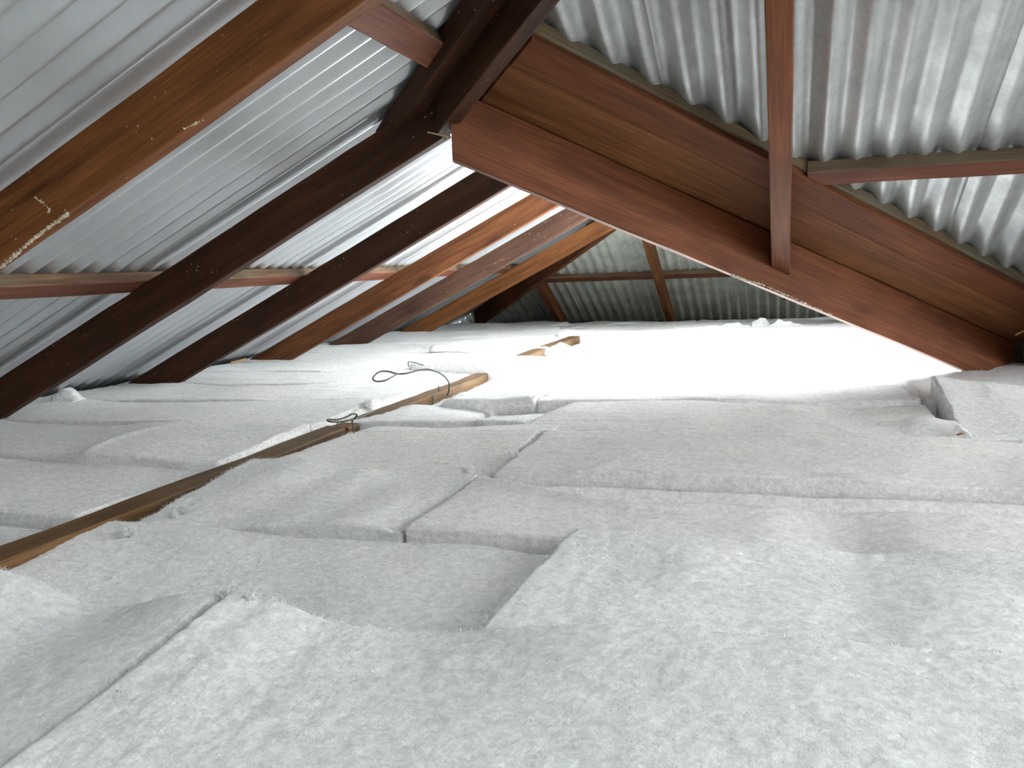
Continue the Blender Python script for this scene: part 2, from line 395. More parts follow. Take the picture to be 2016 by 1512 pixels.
# ------------------------------------------------------------------ rafters of the left slope
rl = [
 (1.69, 'rafter_warm', 'nearest rafter of the left slope, thick warm brown with dark knots and pale drips'),
 (2.69, 'rafter_shade', 'long rafter painted dark for shade, meeting the hip by the splinter, second from the camera'),
 (3.755, 'rafter_shade', 'darkest rafter of the left slope, third from the camera, straight, shade painted nearly black'),
 (4.80, 'rafter_mid', 'brown rough sawn rafter of the left slope, fourth from the camera'),
 (5.80, 'rafter_grey', 'greyish brown rafter of the left slope with pale specks, fifth from the camera'),
 (7.05, 'rafter_orange', 'bright orange brown rafter of the left slope, farthest full one before the hip end'),
]
rafters = []
for i, (y, mk, lab) in enumerate(rl):
    x0 = XL-0.33
    x1 = (HC+0.0-y if y < 2.5 else -0.97)
    if y > 7: x1 = 8.62+XL-y+0.38
    o = beam('rafter', (x0, y-0.024, zL(x0)), (x1, y-0.024, zL(x1)), 0.048, RD*CT, M[mk],
             cut0=(1, 0, 0), cut1=(1, 0, 0), seed=i+1, rough=0.0022 if i < 2 else 0.0015)
    tag(o, lab, 'rafter', 'common rafters of the left slope'); rafters.append(o)

# battens of the left slope
def batten(name, p0, p1, mat, nrm, lab, seed, wd=0.085, group=None, cat='batten'):
    o = beam(name, p0, p1, wd, BD*CT, M[mat], up=nrm, seed=seed, rough=0.0018, mat2=M['batten'])
    if lab: tag(o, lab, cat, group)
    return o
NL = Vector((-T, 0, 1)); N2 = Vector((0, T, 1)); NR_ = Vector((T, 0, 1))
def batten_red_side(o):   # reddish sawn underside, greyer edge: one board
    pass
xb = -2.105
batten('roof_batten', (xb, -1.2, zL(xb, RD)), (xb, 7.6, zL(xb, RD)), 'batten_red', NL,
       'long grey brown roof batten running level across the left rafters just above eye height', 11, group='battens of the left slope')
xb2 = -0.90
batten('roof_batten', (xb2, 1.67, zL(xb2, RD)), (xb2, 2.60, zL(xb2, RD)), 'batten_red', NL,
       'short reddish roof batten at the top left between nearest rafter and hip', 12, wd=0.09, group='battens of the left slope')

# ------------------------------------------------------------------ hip rafter, hip batten, valley timbers
def hipz(x): return zL(x)
J = Vector((-0.975, HC+0.975, zL(-0.975)))
hx = 0.62
o = beam('hip_rafter', (-0.975, HC-0.03+0.975, zL(-0.975)), (hx+0.02, HC-0.03-hx, zL(hx)), 0.05, 0.215, M['rafter_shade'],
         cut0=(1, 0, 0), cut1=(1, 0, 0), seed=21, rough=0.002)
tag(o, 'deep nearly black hip rafter rising to the top edge from the valley rafter joint', 'rafter')
hipr = o
# light brown underside strip of the hip rafter
hb0 = Vector((-1.245, 2.665, 0)); d = Vector((1, -1, 0))
def on_L(p, o_=0): return Vector((p.x, p.y, zL(p.x, o_)))
a = px(738, 262, plane=(Vector((-T, 0, 1)), -T*XL+RD)); b_ = px(955, 0, plane=(Vector((-T, 0, 1)), -T*XL+RD))
s_ = (a.x+a.y+b_.x+b_.y)/2
a = Vector((a.x, s_-a.x, 0)); e_ = Vector((a.x+1.5, a.y-1.5, 0))
hb = beam('hip_batten', on_L(a, RD-0.02)+Vector((.03, .03, 0)), on_L(e_, RD-0.02)+Vector((.03, .03, 0)), 0.075, 0.06, M['rafter_shade'], up=NL, seed=22, rough=0.002, cut0=(0.3, -1, 0))
tag(hb, 'dark brown board running up beside the hip rafter, its lower end against the second rafter', 'batten')

# valley rafter
def vz(x, o_=0): return z2(x-VC, o_)
v0x, v1x = -0.93, 1.02
vo_bot = -0.073; VDEP = 0.205
o = beam('valley_rafter', (v0x, v0x-VC+0.0, vz(v0x, vo_bot)), (v1x, v1x-VC, vz(v1x, vo_bot)), 0.036, VDEP*0.945, M['valley'],
         cut0=(2.75, .925, 0), cut1=(1, 1, 0), seed=31, rough=0.0018)
tag(o, 'wide reddish brown valley rafter slanting down to the right over the bright insulation', 'rafter')
valley = o
# valley boards lie in the plane of the near slope, on the P2 side of the valley rafter
dv = Vector((1, 1, -T)).normalized(); pv = Vector((1, -1, T)).normalized()     # pv: up the near slope, square in plan
def vboard(name, off0, off1, lift, thick, mat, x0, x1, lab, seed, cat='board', group=None):
    # off = x - y - VC range; plan offset
    mid = (off0+off1)/2
    p0 = Vector((x0+mid/2, x0-VC-mid/2, 0)); p1 = Vector((x1+mid/2, x1-VC-mid/2, 0))
    p0.z = z2(p0.y, lift); p1.z = z2(p1.y, lift)
    wid = (Vector(((off1-off0)/2, -(off1-off0)/2, T*(off1-off0)/2))).length
    o = beam(name, p0, p1, wid, thick, M[mat], up=N2, cut0=(1, 1, 0), cut1=(1, 1, 0), seed=seed)
    if lab: tag(o, lab, cat, group)
    return o
vboard('valley_board', -0.034, 0.272, RD-0.006, 0.020, 'board', -0.86, 1.0,
       'lower brown valley board lying just above the wide valley rafter, mottled grain', 32, group='valley boards')
vboard('valley_board', 0.274, 0.445, RD-0.008, 0.022, 'board_red', -0.86, 1.0,
       'upper dark red valley board between the brown board and the pale strip', 33, group='valley boards')
vboard('valley_strip', 0.405, 0.450, RD+0.016, 0.042, 'pale_batten', -0.86, 1.0,
       'thin pale grey timber strip along the top of the valley boards under the roofing', 34, cat='batten')

vboard('valley_light_stop', -0.03, 0.012, RD+0.018, 0.062, 'board_red', -0.86, 1.0,
       'hidden strip added to stop light along the back of the valley boards', 35, cat='batten')  # unseen strip added against light leaking in beneath the sheets
# jack rafter (in front of the valley boards)
jx = -0.008
pj0 = Vector((jx, jx-VC-0.03, z2(jx-VC-0.03))); pj1 = Vector((jx, -1.1, z2(-1.1)))
o = beam('jack_rafter', pj0, pj1, 0.064, RD*CT, M['valley'], cut0=(1, -1, 0), cut1=(0, 1, 0), seed=41)
tag(o, 'upright looking reddish brown jack rafter coming down from the top edge onto the valley rafter', 'rafter')
# off-frame neighbours that carry the roof
for k, x in enumerate((1.04, 2.09)):
    o = beam('jack_rafter', (x, min(x-VC-0.03, 4.7), z2(min(x-VC-0.03, 4.7))), (x, -1.1, z2(-1.1)), 0.055, RD*CT, M['valley'], cut0=(0, 1, 0), cut1=(0, 1, 0), seed=42+k)
    tag(o, ['reddish brown jack rafter past the right edge of the photo', 'reddish brown jack rafter farthest to the right, out of the photo'][k], 'rafter')
# batten of the near slope (right)
yb = 3.165
o = beam('roof_batten', (0.075, yb, z2(yb, RD)), (3.0, yb, z2(yb, RD)), 0.085, BD*CT+0.004, M['batten_red'], up=N2, seed=51, mat2=M['pale_batten'], rough=0.002)
tag(o, 'roof batten at the right running level from the jack rafter to the edge', 'batten')
yb = 1.75
o = beam('roof_batten', (HC-yb+0.05, yb, z2(yb, RD)), (3.0, yb, z2(yb, RD)), 0.085, BD*CT, M['batten_red'], up=N2, seed=52)
tag(o, 'roof batten of the near right slope above the top edge of the photo', 'batten')

# wall plate and rafter foot at the lower end of the valley
o = beam('wall_plate', (0.93, 4.52, -0.10), (2.9, 4.52, -0.10), 0.09, 0.28, M['dark_board'], seed=61)
tag(o, 'dark timber plate at the right edge behind the foot of the valley rafter', 'timber')
q = px(2006, 655, Y=4.3)
o = beam('splinter', q+Vector((-.012, 0, -.012)), q+Vector((.05, 0, .02)), 0.012, 0.008, M['splinter'], seed=62, bev=0.001)
tag(o, 'small pale wood splinter at the right edge beside the dark valley foot', 'splinter')

# ------------------------------------------------------------------ far hip end
hc2 = 8.62+XL
o = beam('hip_rafter', (XL-0.2, 8.82, zL(XL-0.2)), (-0.95, hc2+0.95, zL(-0.95)), 0.05, 0.19, M['board_red'], cut0=(1, 0, 0), cut1=(1, 0, 0), seed=71)
tag(o, 'dark red hip rafter behind the orange rafter, rising from the far left corner', 'rafter')
for k, (x, lab) in enumerate(((-2.10, 'short brown rafter of the far hip end, left of the two'), (-1.03, 'brown rafter of the far hip end rising through the middle of the far roof'))):
    ytop = max(hc2-x+0.02, 6.8)
    o = beam('hip_end_rafter', (x, 8.9, zH(8.9)), (x, ytop, zH(ytop)), 0.06, RD*CT, M['board'], cut0=(0, 1, 0), cut1=(0, 1, 0), seed=72+k)
    tag(o, lab, 'rafter', 'rafters of the far hip end')
yb = 8.14
o = beam('roof_batten', (hc2-yb+0.05, yb, zH(yb, RD)), (1.2, yb, zH(yb, RD)), 0.085, BD*CT, M['batten_red'], up=N2, seed=75, mat2=M['batten'])
tag(o, 'level roof batten crossing the far hip end below the ridge', 'batten')
o = beam('dark_panel', (0.0, 8.3, zH(8.3, -.012)), (1.3, 8.3, zH(8.3, -.012)), 1.0, 0.012, M['dark_board'], up=N2, seed=76)  # plain dark rectangle covering the right of the far slope
o.location += Vector((0, -0.45, 0.45*T))
tag(o, 'dark flat panel under the far sheets at the right, beside the corrugations', 'board')

# ridge board and rafters of the slope beyond the valley
rx = -0.945
o = beam('ridge_board', (rx, 2.66, zL(rx)-0.0), (rx, 6.85, zL(rx)-0.0), 0.025, 0.19, M['rafter_mid'], seed=81)
tag(o, 'ridge board running away behind the valley rafter', 'ridge board')
rk = 0
for y in (3.755, 4.80, 5.80, 6.75):
    xa = -0.93; xb_ = min(1.2, y+VC-0.03)
    if xb_-xa < 0.2: continue
    o = beam('rafter', (xb_, y, zR(xb_)), (xa, y, zR(xa)), 0.048, RD*CT, M['rafter_mid'], cut0=(1, 0, 0), cut1=(1, 0, 0), seed=82+rk)
    tag(o, ['nearest', 'second', 'third', 'farthest'][rk]+' brown rafter of the slope hidden behind the valley rafter', 'rafter', 'rafters behind the valley rafter'); rk += 1
o = beam('hip_rafter', (1.2, hc2+0.95*2+1.2+0.0, zR(1.2)), (-0.93, hc2+0.95*2-0.93, zR(-0.93)), 0.05, 0.18, M['board_red'], cut0=(1, 0, 0), cut1=(1, 0, 0), seed=90)
tag(o, 'hip rafter at the far right corner behind the valley rafter', 'rafter')

# ------------------------------------------------------------------ insulation batts
FLOOR = -0.17
def lerp_list(lst, x):
    if x <= lst[0][0]: return lst[0][1]
    for (a, za), (b, zb) in zip(lst, lst[1:]):
        if x <= b:
            u = (x-a)/(b-a); u = u*u*(3-2*u)
            return za+(zb-za)*u
    return lst[-1][1]

def batt(x0, x1, y0, y1, near, far, lab, seed, res=0.012, sag=0.0, extra=None, mat='batt', r=0.008, group=None, rag=0.006, bot=FLOOR+0.003, skew=(0, 0), vp=1.0, lump=0.004, wr=0.0015):
    """near / far: [(x, z), ...] profile of the front and the back edge; skew shifts the left/right ends at the back edge"""
    nx = max(10, int((x1-x0)/res)); ny = max(8, int((y1-y0)/res))
    def coord(i, n, L):
        # denser towards the edges
        u = i/n
        return u-0.35/(2*math.pi)*math.sin(2*math.pi*u)*1.0
    vs_, fs = [], []
    sd = Vector((seed*13.7, seed*7.9, seed*3.3))
    top = []
    for j in range(ny+1):
        v = coord(j, ny, y1-y0)
        for i in range(nx+1):
            u = coord(i, nx, x1-x0)
            X = x0+(x1-x0)*u + (1-u)*skew[0]*v + u*skew[1]*v; Y = y0+(y1-y0)*v
            zn, zf = lerp_list(near, X), lerp_list(far, X)
            vv = v**vp; z = zn+(zf-zn)*(vv*vv*(3-2*vv)*0.5+vv*0.5) - sag*math.sin(math.pi*v)*(math.sin(math.pi*u)**0.6 if 0 < u < 1 else 0)
            p = Vector((X, Y, 0))+sd
            z += lump*noise.noise(p*3.1) + lump*0.6*noise.noise(p*7.3)
            z += wr*noise.noise(Vector((p.x*4.5+noise.noise(p*5)*0.6, p.y*30, 0)))
            z += 0.0016*noise.noise(p*45)
            if res < 0.009: z += 0.0015*noise.noise(p*120)
            if extra: z += extra(X, Y, u, v)
            # ragged outline
            ex = min(u, 1-u); ey = min(v, 1-v)
            X += rag*noise.noise(Vector((p.y*9, seed, 1 if u > .5 else 2)))*max(0, 1-ex*8) + 0.3*rag*noise.noise(p*70)*max(0, 1-ex*20)
            Y += rag*noise.noise(Vector((p.x*6, seed, 3 if v > .5 else 4)))*max(0, 1-ey*8) + 0.3*rag*noise.noise(p*70)*max(0, 1-ey*20)
            dd = min(ex*(x1-x0), ey*(y1-y0))
            if dd < r:
                k = 1-dd/r; z -= r*(1-math.sqrt(max(0, 1-k*k)))*0.8
            vs_.append((X, Y, z))
    # skirt
    ring = [i for i in range(nx+1)] + [j*(nx+1)+nx for j in range(1, ny+1)] + [ny*(nx+1)+i for i in range(nx-1, -1, -1)] + [j*(nx+1) for j in range(ny-1, 0, -1)]
    for j in range(ny):
        for i in range(nx):
            a = j*(nx+1)+i; fs.append((a, a+1, a+nx+2, a+nx+1))
    prev = ring; cx, cy = (x0+x1)/2, (y0+y1)/2
    levels = (0.25, 0.6, 1.0)
    for lv in levels:
        cur = []
        for vi in ring:
            X, Y, Z = vs_[vi]
            q = noise.noise(Vector((X*25, Y*25, lv*9+seed)))*0.003
            bul = 0.004*math.sin(math.pi*lv)
            dx = 1 if X > cx else -1
            n_ = Vector(((X-cx)/(x1-x0), (Y-cy)/(y1-y0), 0)); n_ = n_.normalized() if n_.length else n_
            vs_.append((X+n_.x*(q+bul)-(0.003*lv if X > cx else -0.003*lv), Y+n_.y*(q+bul)-(0.02*lv if Y > cy else -0.02*lv), Z+(bot-Z)*lv)); cur.append(len(vs_)-1)
        for k in range(len(ring)):
            a, b = prev[k], prev[(k+1) % len(ring)]; c, d = cur[(k+1) % len(ring)], cur[k]
            fs.append((b, a, d, c))
        prev = cur
    fs.append(tuple(reversed(prev)))
    me = bpy.data.meshes.new('insulation_batt'); me.from_pydata(vs_, [], fs); smooth(me)
    o = link('insulation_batt', me, M[mat])
    tag(o, lab, 'insulation', group)
    o['_grid'] = 0; del o['_grid']
    return o, (vs_, nx, ny, ring)

def fuzz(o, info, n_top, n_edge, seed, ln=0.010, edge_w=0.0006):
    """thin loose fibres standing off a batt"""
    vs_, nx, ny, ring = info; rnd = random.Random(seed)
    V, Fc = [], []
    def strand(p, d, L, w_):
        s = Vector((rnd.uniform(-1, 1), rnd.uniform(-1, 1), rnd.uniform(-.3, .3))).normalized()*w_
        m_ = p+d*L*0.5+Vector((rnd.uniform(-1, 1), rnd.uniform(-1, 1), rnd.uniform(-.5, .5)))*L*0.25
        t_ = p+d*L+Vector((rnd.uniform(-1, 1), rnd.uniform(-1, 1), rnd.uniform(-.8, .3)))*L*0.35
        i = len(V); V.extend((p-s, p+s, m_-s*.8, m_+s*.8, t_)); Fc.extend(((i, i+1, i+3, i+2), (i+2, i+3, i+4)))
    for _ in range(int(n_edge*2.4)):
        a = Vector(vs_[rnd.choice(ring)]); a.z += 0.001
        a += Vector((rnd.uniform(-.006, .006), rnd.uniform(-.006, .006), rnd.uniform(-.004, .002)))
        d = Vector((rnd.uniform(-1, 1), rnd.uniform(-1, 1), rnd.uniform(0.2, 1.3))).normalized()
        strand(a, d, ln*rnd.uniform(0.2, 0.9)*(2.0 if rnd.random() < .04 else 1), edge_w*.75)
    nt_ = (nx+1)*(ny+1)
    for _ in range(int(n_top*0.15)):
        a = Vector(vs_[rnd.randrange(nt_)])
        d = Vector((rnd.uniform(-1, 1), rnd.uniform(-1, 1), rnd.uniform(0.1, 0.7))).normalized()
        strand(a, d, ln*rnd.uniform(0.25, 0.8), edge_w*0.8)
    me = bpy.data.meshes.new('loose_fibres'); me.from_pydata(V, [], Fc)
    f = link('loose_fibres', me, M['fibre'], o); f['kind'] = 'stuff'
    return f

def tuft(o, p, size, seed, flat=0.7):
    r_ = random.Random(seed); V, Fc = [], []
    p = Vector(p)
    bl = [Vector((r_.gauss(0, .7), r_.gauss(0, .6), r_.gauss(0, .35)))*size for _ in range(5)]
    for _ in range(1500):
        c = r_.choice(bl)+Vector((r_.gauss(0, .45), r_.gauss(0, .45), r_.gauss(0, .40)))*size
        d = Vector((r_.uniform(-1, 1), r_.uniform(-1, 1), r_.uniform(-.6, 1))).normalized()
        L = size*r_.uniform(.3, 1.1); s_ = d.orthogonal().normalized()*0.00045
        mid = c+d*L*.5+Vector((r_.uniform(-1, 1), r_.uniform(-1, 1), r_.uniform(-1, 1)))*L*.3
        e2 = c+d*L
        i = len(V); V.extend((c-s_, c+s_, mid-s_, mid+s_, e2)); Fc.extend(((i, i+1, i+3, i+2), (i+2, i+3, i+4)))
    me = bpy.data.meshes.new('tuft'); me.from_pydata(V, [], Fc)
    t_ = link('tuft', me, M['fibre'], o); t_.location = p; t_['kind'] = 'stuff'
    return t_

rnd = random.Random(5)
BG = 'insulation batts'
B = {}
def add(key, *a, fz=None, **k):
    o, info = batt(*a, **k); B[key] = (o, info)
    if fz: fuzz(o, info, fz[0], fz[1], k.get('seed', 1)*7+1, ln=fz[2])
    return o

XT0, XT1 = -1.455, -1.365          # the long timber
# --- row nearest the camera
add('A0', -2.2, -0.80, 0.36, 1.135, [(-1.4, 0.0), (-.8, -0.012)], [(-1.6, .065), (-1.22, .048), (-1.02, .002), (-.82, .037)],
    'white batt in the nearest row, left of the diagonal joint at the bottom left', seed=1, res=0.007, fz=(9000, 5000, .010), sag=0.01, rag=.008, vp=2.2)
add('A1', -0.785, 0.75, 0.36, 1.135, [(-.8, .0), (.6, .0)], [(-.79, .042), (-.72, .030), (-.6, .006), (-.5, .004), (-.2, .034), (.15, .036), (.3, .040)],
    'broad white batt in the nearest row filling the bottom right of the photo', seed=2, res=0.0068, fz=(14000, 6000, .010), rag=.007, vp=2.2)
# --- second row
add('B0', -3.1, XT0-.005, 1.15, 1.550, [(-2.9, .0), (-1.4, -.01)], [(-2.8, .0), (-1.9, -.012), (-1.46, -.02)],
    'white batt left of the long timber at the left edge, second row', seed=3, res=0.011, fz=(1500, 1500, .009))
add('B1', XT1-.02, -0.415, 1.15, 1.57, [(-1.38, -.025), (-1.1, -.055), (-.9, -.06), (-.6, -.04), (-.42, -.03)], [(-1.36, -.0), (-1.2, -.002), (-.9, -.012), (-.6, -.010), (-.42, -.018)],
    'white batt in the second row between the long timber and the ragged step', seed=4, res=0.0075, fz=(7000, 5000, .009), rag=.009, skew=(0, 0.03), sag=0.0)
add('B2', -0.41, 1.1, 1.15, 1.60, [(-.41, .0), (.5, -.006)], [(-.40, .028), (-.2, .022), (.02, .012), (.12, .006), (.3, .016), (.6, .018)],
    'white batt in the second row right of the ragged step, standing higher than its neighbour', seed=5, res=0.0075, fz=(9000, 6000, .009), rag=.012, skew=(.04, 0), lump=.008)
# --- third row
add('C0', -3.1, XT0-.005, 1.575, 2.085, [(-2.9, .03), (-1.9, .018), (-1.46, .004)], [(-2.9, .03), (-1.9, .0), (-1.46, -.01)],
    'white batt left of the long timber behind the dark groove at the left edge', seed=6, res=0.011, fz=(1800, 1800, .009))
add('C1', -1.33, -0.712, 1.585, 2.085, [(-1.33, -.008), (-1.15, -.010), (-.95, .004), (-.82, .014), (-.75, .008), (-.72, .0)], [(-1.33, .028), (-1.2, .034), (-1.05, .012), (-.9, -.004), (-.72, .0)],
    'white batt in the third row right of the long timber, front edge arched', seed=7, res=0.008, fz=(4000, 3500, .009), rag=.008, skew=(-.015, 0))
def c2x(X, Y, u, v):
    e_ = 1.86+0.03*math.sin(X*4+1)+ (max(0, -.3-X)*0.5)
    k = max(0, min(1, (Y-e_+0.01)/0.035)); k2 = max(0, min(1, (2.11-Y)/0.05))
    return -0.052*k*(0.4+0.6*k2) + 0.007*math.exp(-((Y-e_+.02)/.025)**2) + 0.005*math.exp(-((Y-(e_+.11))/.012)**2)*max(0, math.sin(X*3+2))
add('C2', -0.70, 1.1, 1.585, 2.10, [(-.7, .016), (-.4, .008), (-.05, -.004), (.10, -.028), (.25, -.006), (.5, -.006)], [(-.7, .004), (-.5, .006), (.5, .0), (.6, .01)],
    'long white batt in the third row with a sagging fold along its back', seed=8, res=0.0085, fz=(6000, 3500, .009), extra=c2x, mat='batt_streaky', wr=.003)
def crease(X, Y, u, v):
    f = math.exp(-((Y-2.33)/.24)**4); d = X+1.90+0.04*math.sin(Y*9)
    return f*(0.014*math.exp(-(d/.022)**2) + (0.020/(1+math.exp(-d/.010))-0.012)*math.exp(-(d/.30)**2))
# --- fourth row
add('D0', -3.1, XT0-.005, 2.09, 2.60, [(-2.9, .01), (-2.2, .022), (-1.8, .024), (-1.46, .008)], [(-2.9, .03), (-2.3, .01), (-1.9, .035), (-1.46, .03)],
    'white batt left of the long timber with a raised white crease', seed=9, res=0.013, fz=(1200, 1500, .009),
    extra=crease)
add('D1', XT1+.04, -0.70, 2.09, 2.62, [(-1.33, .01), (-1.1, -.01), (-.9, -.018), (-.7, -.014)], [(-1.33, .0), (-1.0, .01), (-.7, .012)],
    'white batt in the fourth row between the long timber and the diagonal slit', seed=10, res=0.0095, fz=(3500, 2500, .009), mat='batt_streaky')
add('D2', -0.685, 1.1, 2.11, 2.64, [(-.69, .004), (-.4, .012), (.1, .010), (.45, -.002), (.6, .014)], [(-.69, .012), (-.2, .02), (.3, .018), (.6, .0)],
    'long white batt in the fourth row right of the narrow slit, finely wrinkled', seed=11, res=0.010, fz=(4000, 2500, .009), mat='batt_streaky', wr=.004)
# --- fifth row
add('E0', -3.12, XT0-.005, 2.61, 3.14, [(-2.9, .02), (-2.2, .028), (-1.46, .02)], [(-2.9, .03), (-2.6, .01), (-1.9, .02), (-1.46, .03)],
    'white batt left of the long timber level with its first cut end', seed=12, res=0.015, fz=(800, 1200, .009))
add('E1', XT1-.075, -0.79, 2.78, 3.145, [(-1.45, .0), (-1.2, .01), (-.7, .015)], [(-1.44, -.012), (-1.30, .008), (-1.15, -.004), (-.98, -.03), (-.8, -.02)],
    'white batt in the fifth row lying against the thin end of the long timber', seed=13, res=0.011, fz=(1500, 2000, .010))
add('E1b', XT1+.05, -0.66, 2.63, 2.775, [(-1.3, .0), (-.7, .012)], [(-1.3, -.01), (-1.1, -.012), (-.7, .01)],
    'narrow white strip of batt beside the first cut end of the timber', seed=14, res=0.011, fz=(800, 800, .009))
add('E2', -0.78, 0.44, 2.65, 3.15, [(-.78, .008), (.1, .018), (.44, .0)], [(-.78, .0), (-.7, .02), (-.3, .03), (.0, .02), (.2, .005), (.44, .02)],
    'wrinkled white batt in the fifth row right of the middle, below the bright patch', seed=15, res=0.010, fz=(2000, 1500, .009), mat='batt_streaky', wr=.005,
    extra=lambda X, Y, u, v: -0.035*math.exp(-((X-.17)/.09)**2-((Y-3.07)/.035)**2))
add('E3', 0.475, 1.55, 2.70, 3.30, [(.47, -.01), (.7, .0), (1.2, .0)], [(.47, .095), (.60, .078), (.85, .05), (1.2, .04)],
    'raised white batt at the right edge with a cut end and a brown speck', seed=16, res=0.010, fz=(1800, 2200, .010), rag=.01)
add('E4', 0.26, 0.485, 2.66, 2.86, [(.26, -.02), (.38, -.004), (.46, .012), (.48, .02)], [(.26, .012), (.4, .030), (.48, .018)],
    'small torn white flap of batt against the cut end at the right', seed=17, res=0.008, fz=(300, 900, .010), r=.012)
# --- sixth row and on to the far end, generated with their own joints
def prof(xa, xb, base, amp, sd_):
    r_ = random.Random(sd_); n = max(3, int((xb-xa)/0.28))
    return [(xa+(xb-xa)*i/n, base+r_.uniform(-amp, amp)) for i in range(n+1)]
ordn = {6: 'sixth', 7: 'seventh', 8: 'eighth', 9: 'ninth', 10: 'tenth', 11: 'eleventh', 12: 'twelfth', 13: 'thirteenth', 14: 'fourteenth', 15: 'fifteenth'}
rows = {  # row: (y0, y1, [(x0, x1, near base, far base, where)])
 6: (3.155, 3.665, [(-3.12, XT0-.005, .02, .015, 'left of the long timber'), (XT1+.01, -.87, .030, .02, 'right of the long timber, its front face showing'),
                    (-.86, .43, .028, .02, 'right of the small grey cut end'), (.44, 1.5, .03, .03, 'at the right edge behind the raised batt')]),
 7: (3.675, 4.19, [(-3.12, XT0-.005, .012, .01, 'left of the long timber under the loop of wire'), (XT1+.01, -.25, .0, .014, 'right of the long timber in the bright light'),
                   (-.24, 1.2, .01, .01, 'under the foot of the valley rafter')]),
 8: (4.20, 4.71, [(-3.12, -1.80, .014, .012, 'far left between two rafters'), (-1.79, -.95, .055, .03, 'bridging over the long timber'),
                  (-.94, -.11, .012, .012, 'in the glare right of the timber'), (-.10, 1.3, .01, .01, 'at the right in the glare, front edge arched')]),
 9: (4.72, 5.235, [(-3.12, XT0-.005, .012, .015, 'left of the timber end'), (XT1+.01, -.2, .0, .01, 'right of the timber end in the glare'), (-.19, 1.3, .01, .0, 'at the right in the glare')]),
 10: (5.245, 5.76, [(-3.15, XT0-.005, .016, .012, 'left of the last piece of timber'), (XT1+.01, -.5, .0, .012, 'beside the last piece of timber'), (-.49, 1.3, .005, .01, 'at the right in the glare')]),
 11: (5.77, 6.285, [(-3.15, XT0-.005, .02, .01, 'left of the far tip of the timber'), (XT1+.01, -.3, .012, .012, 'right of the far tip of the timber'), (-.29, 1.3, .02, .02, 'at the far edge of the glare')]),
 12: (6.295, 6.81, [(-3.15, -1.55, .012, .02, 'under the orange rafter'), (-1.54, -.55, .03, .016, 'behind the tip of the timber'), (-.54, .8, .012, .03, 'behind the glare')]),
 13: (6.82, 7.335, [(-3.15, -1.75, .01, .01, 'at the far left'), (-1.74, -.8, .005, .0, 'in the middle'), (-.79, .25, .01, .01, 'right of the middle, torn in ragged flaps'), (.26, 1.3, .0, .0, 'at the right in shadow')]),
 14: (7.345, 7.86, [(-3.15, -1.9, -.0, -.0, 'at the far left'), (-1.89, -.7, -.01, -.01, 'in the middle'), (-.69, .5, -.0, -.01, 'right of the middle')]),
 15: (7.87, 8.5, [(-3.15, -1.95, -.0, -.02, 'swelling under the far left rafter'), (-1.94, -.75, -.01, -.03, 'swelling under the far middle rafter'), (-.74, .6, -.02, -.03, 'at the far right under the dark panel')]),
}
sd_ = 30
for rn, (y0, y1, cells) in rows.items():
    for (xa, xb_, zn, zf, where) in cells:
        sd_ += 1
        g = 0.006
        pr_ = prof(xa, xb_, zn, .008 if rn < 13 else .012, sd_)
        if abs(xa-XT1-.01) < 1e-6:      # sinks beside the timber so that its side shows
            pr_ = [(xa, -.030), (xa+.10, -.012)]+[q_ for q_ in pr_ if q_[0] > xa+.14]
        if rn == 8 and xa == -.10: pr_ = [(-.10, -.012), (-.06, -.010), (.02, .020), (.14, .034), (.26, .020), (.34, -.010), (1.3, -.012)]
        if rn == 8 and xa == -1.79: pr_ = [(-1.79, .050), (-1.42, .052), (-1.3, .03), (-.95, .012)]
        add((rn, round(xa, 2)), xa+g/2, xb_-g/2, y0, y1, pr_, ([(xa, -.030), (xa+.10, -.012)] if abs(xa-XT1-.01) < 1e-6 else [])+[q_ for q_ in prof(xa, xb_, zf, .010, sd_+100) if abs(xa-XT1-.01) > 1e-6 or q_[0] > xa+.14],
            'white batt in the %s row, %s' % (ordn[rn], where), seed=sd_, res=0.016 if rn < 9 else 0.022,
            fz=(0, 1200, .014) if rn < 12 else None, r=.009, rag=.012, lump=.008, wr=.005)

# extra rows just behind the camera
for k, (xa, xb_) in enumerate(((-2.4, -.9), (-.88, .7), (.72, 2.2))):
    add(('Z', k), xa, xb_, -0.3, 0.34, [(xa, -.02)]*2, [(xa, -.03)]*2, ['white batt behind the camera at the left', 'white batt right under the camera', 'white batt behind the camera at the right'][k], seed=80+k, res=0.03)
add(('Z', 4), 0.77, 2.2, 0.36, 1.135, [(0, -.0)]*2, [(0, .02)]*2, 'white batt in the nearest row past the right edge of the photo', seed=84, res=.03)
for k in range(3):
    add(('Y', k), 1.13, 2.6, 1.15+k*.5, 1.64+k*.5, [(0, 0.0)]*2, [(0, .01)]*2, ['white batt in the second row past the right edge of the photo', 'white batt in the third row past the right edge', 'white batt in the fourth row past the right edge'][k], seed=85+k, res=.03)

# tufts
for key, x, y, z, s in (('A0', 452, 1168, .036, .007), ('A0', 436, 1174, .034, .005), ('A1', 497, 1180, .034, .006), ('A1', 478, 1174, .036, .005),
                        ('C1', 358, 1003, .005, .008), ('C1', 341, 1014, .0, .006), ('B1', 262, 1047, .0, .007), ('B1', 240, 1052, .0, .006),
                        ('D1', 920, 925, .012, .007), ('E1', 962, 818, .012, .009), ('E1', 945, 832, .008, .007), ('C0', 0, 0, 0, 0), ('E1', 725, 800, .03, .014),
                        ('D2', 1010, 893, .018, .006)):
    if s: tuft(B[key][0], px(x, y, z=z), s, int(x)+int(y))

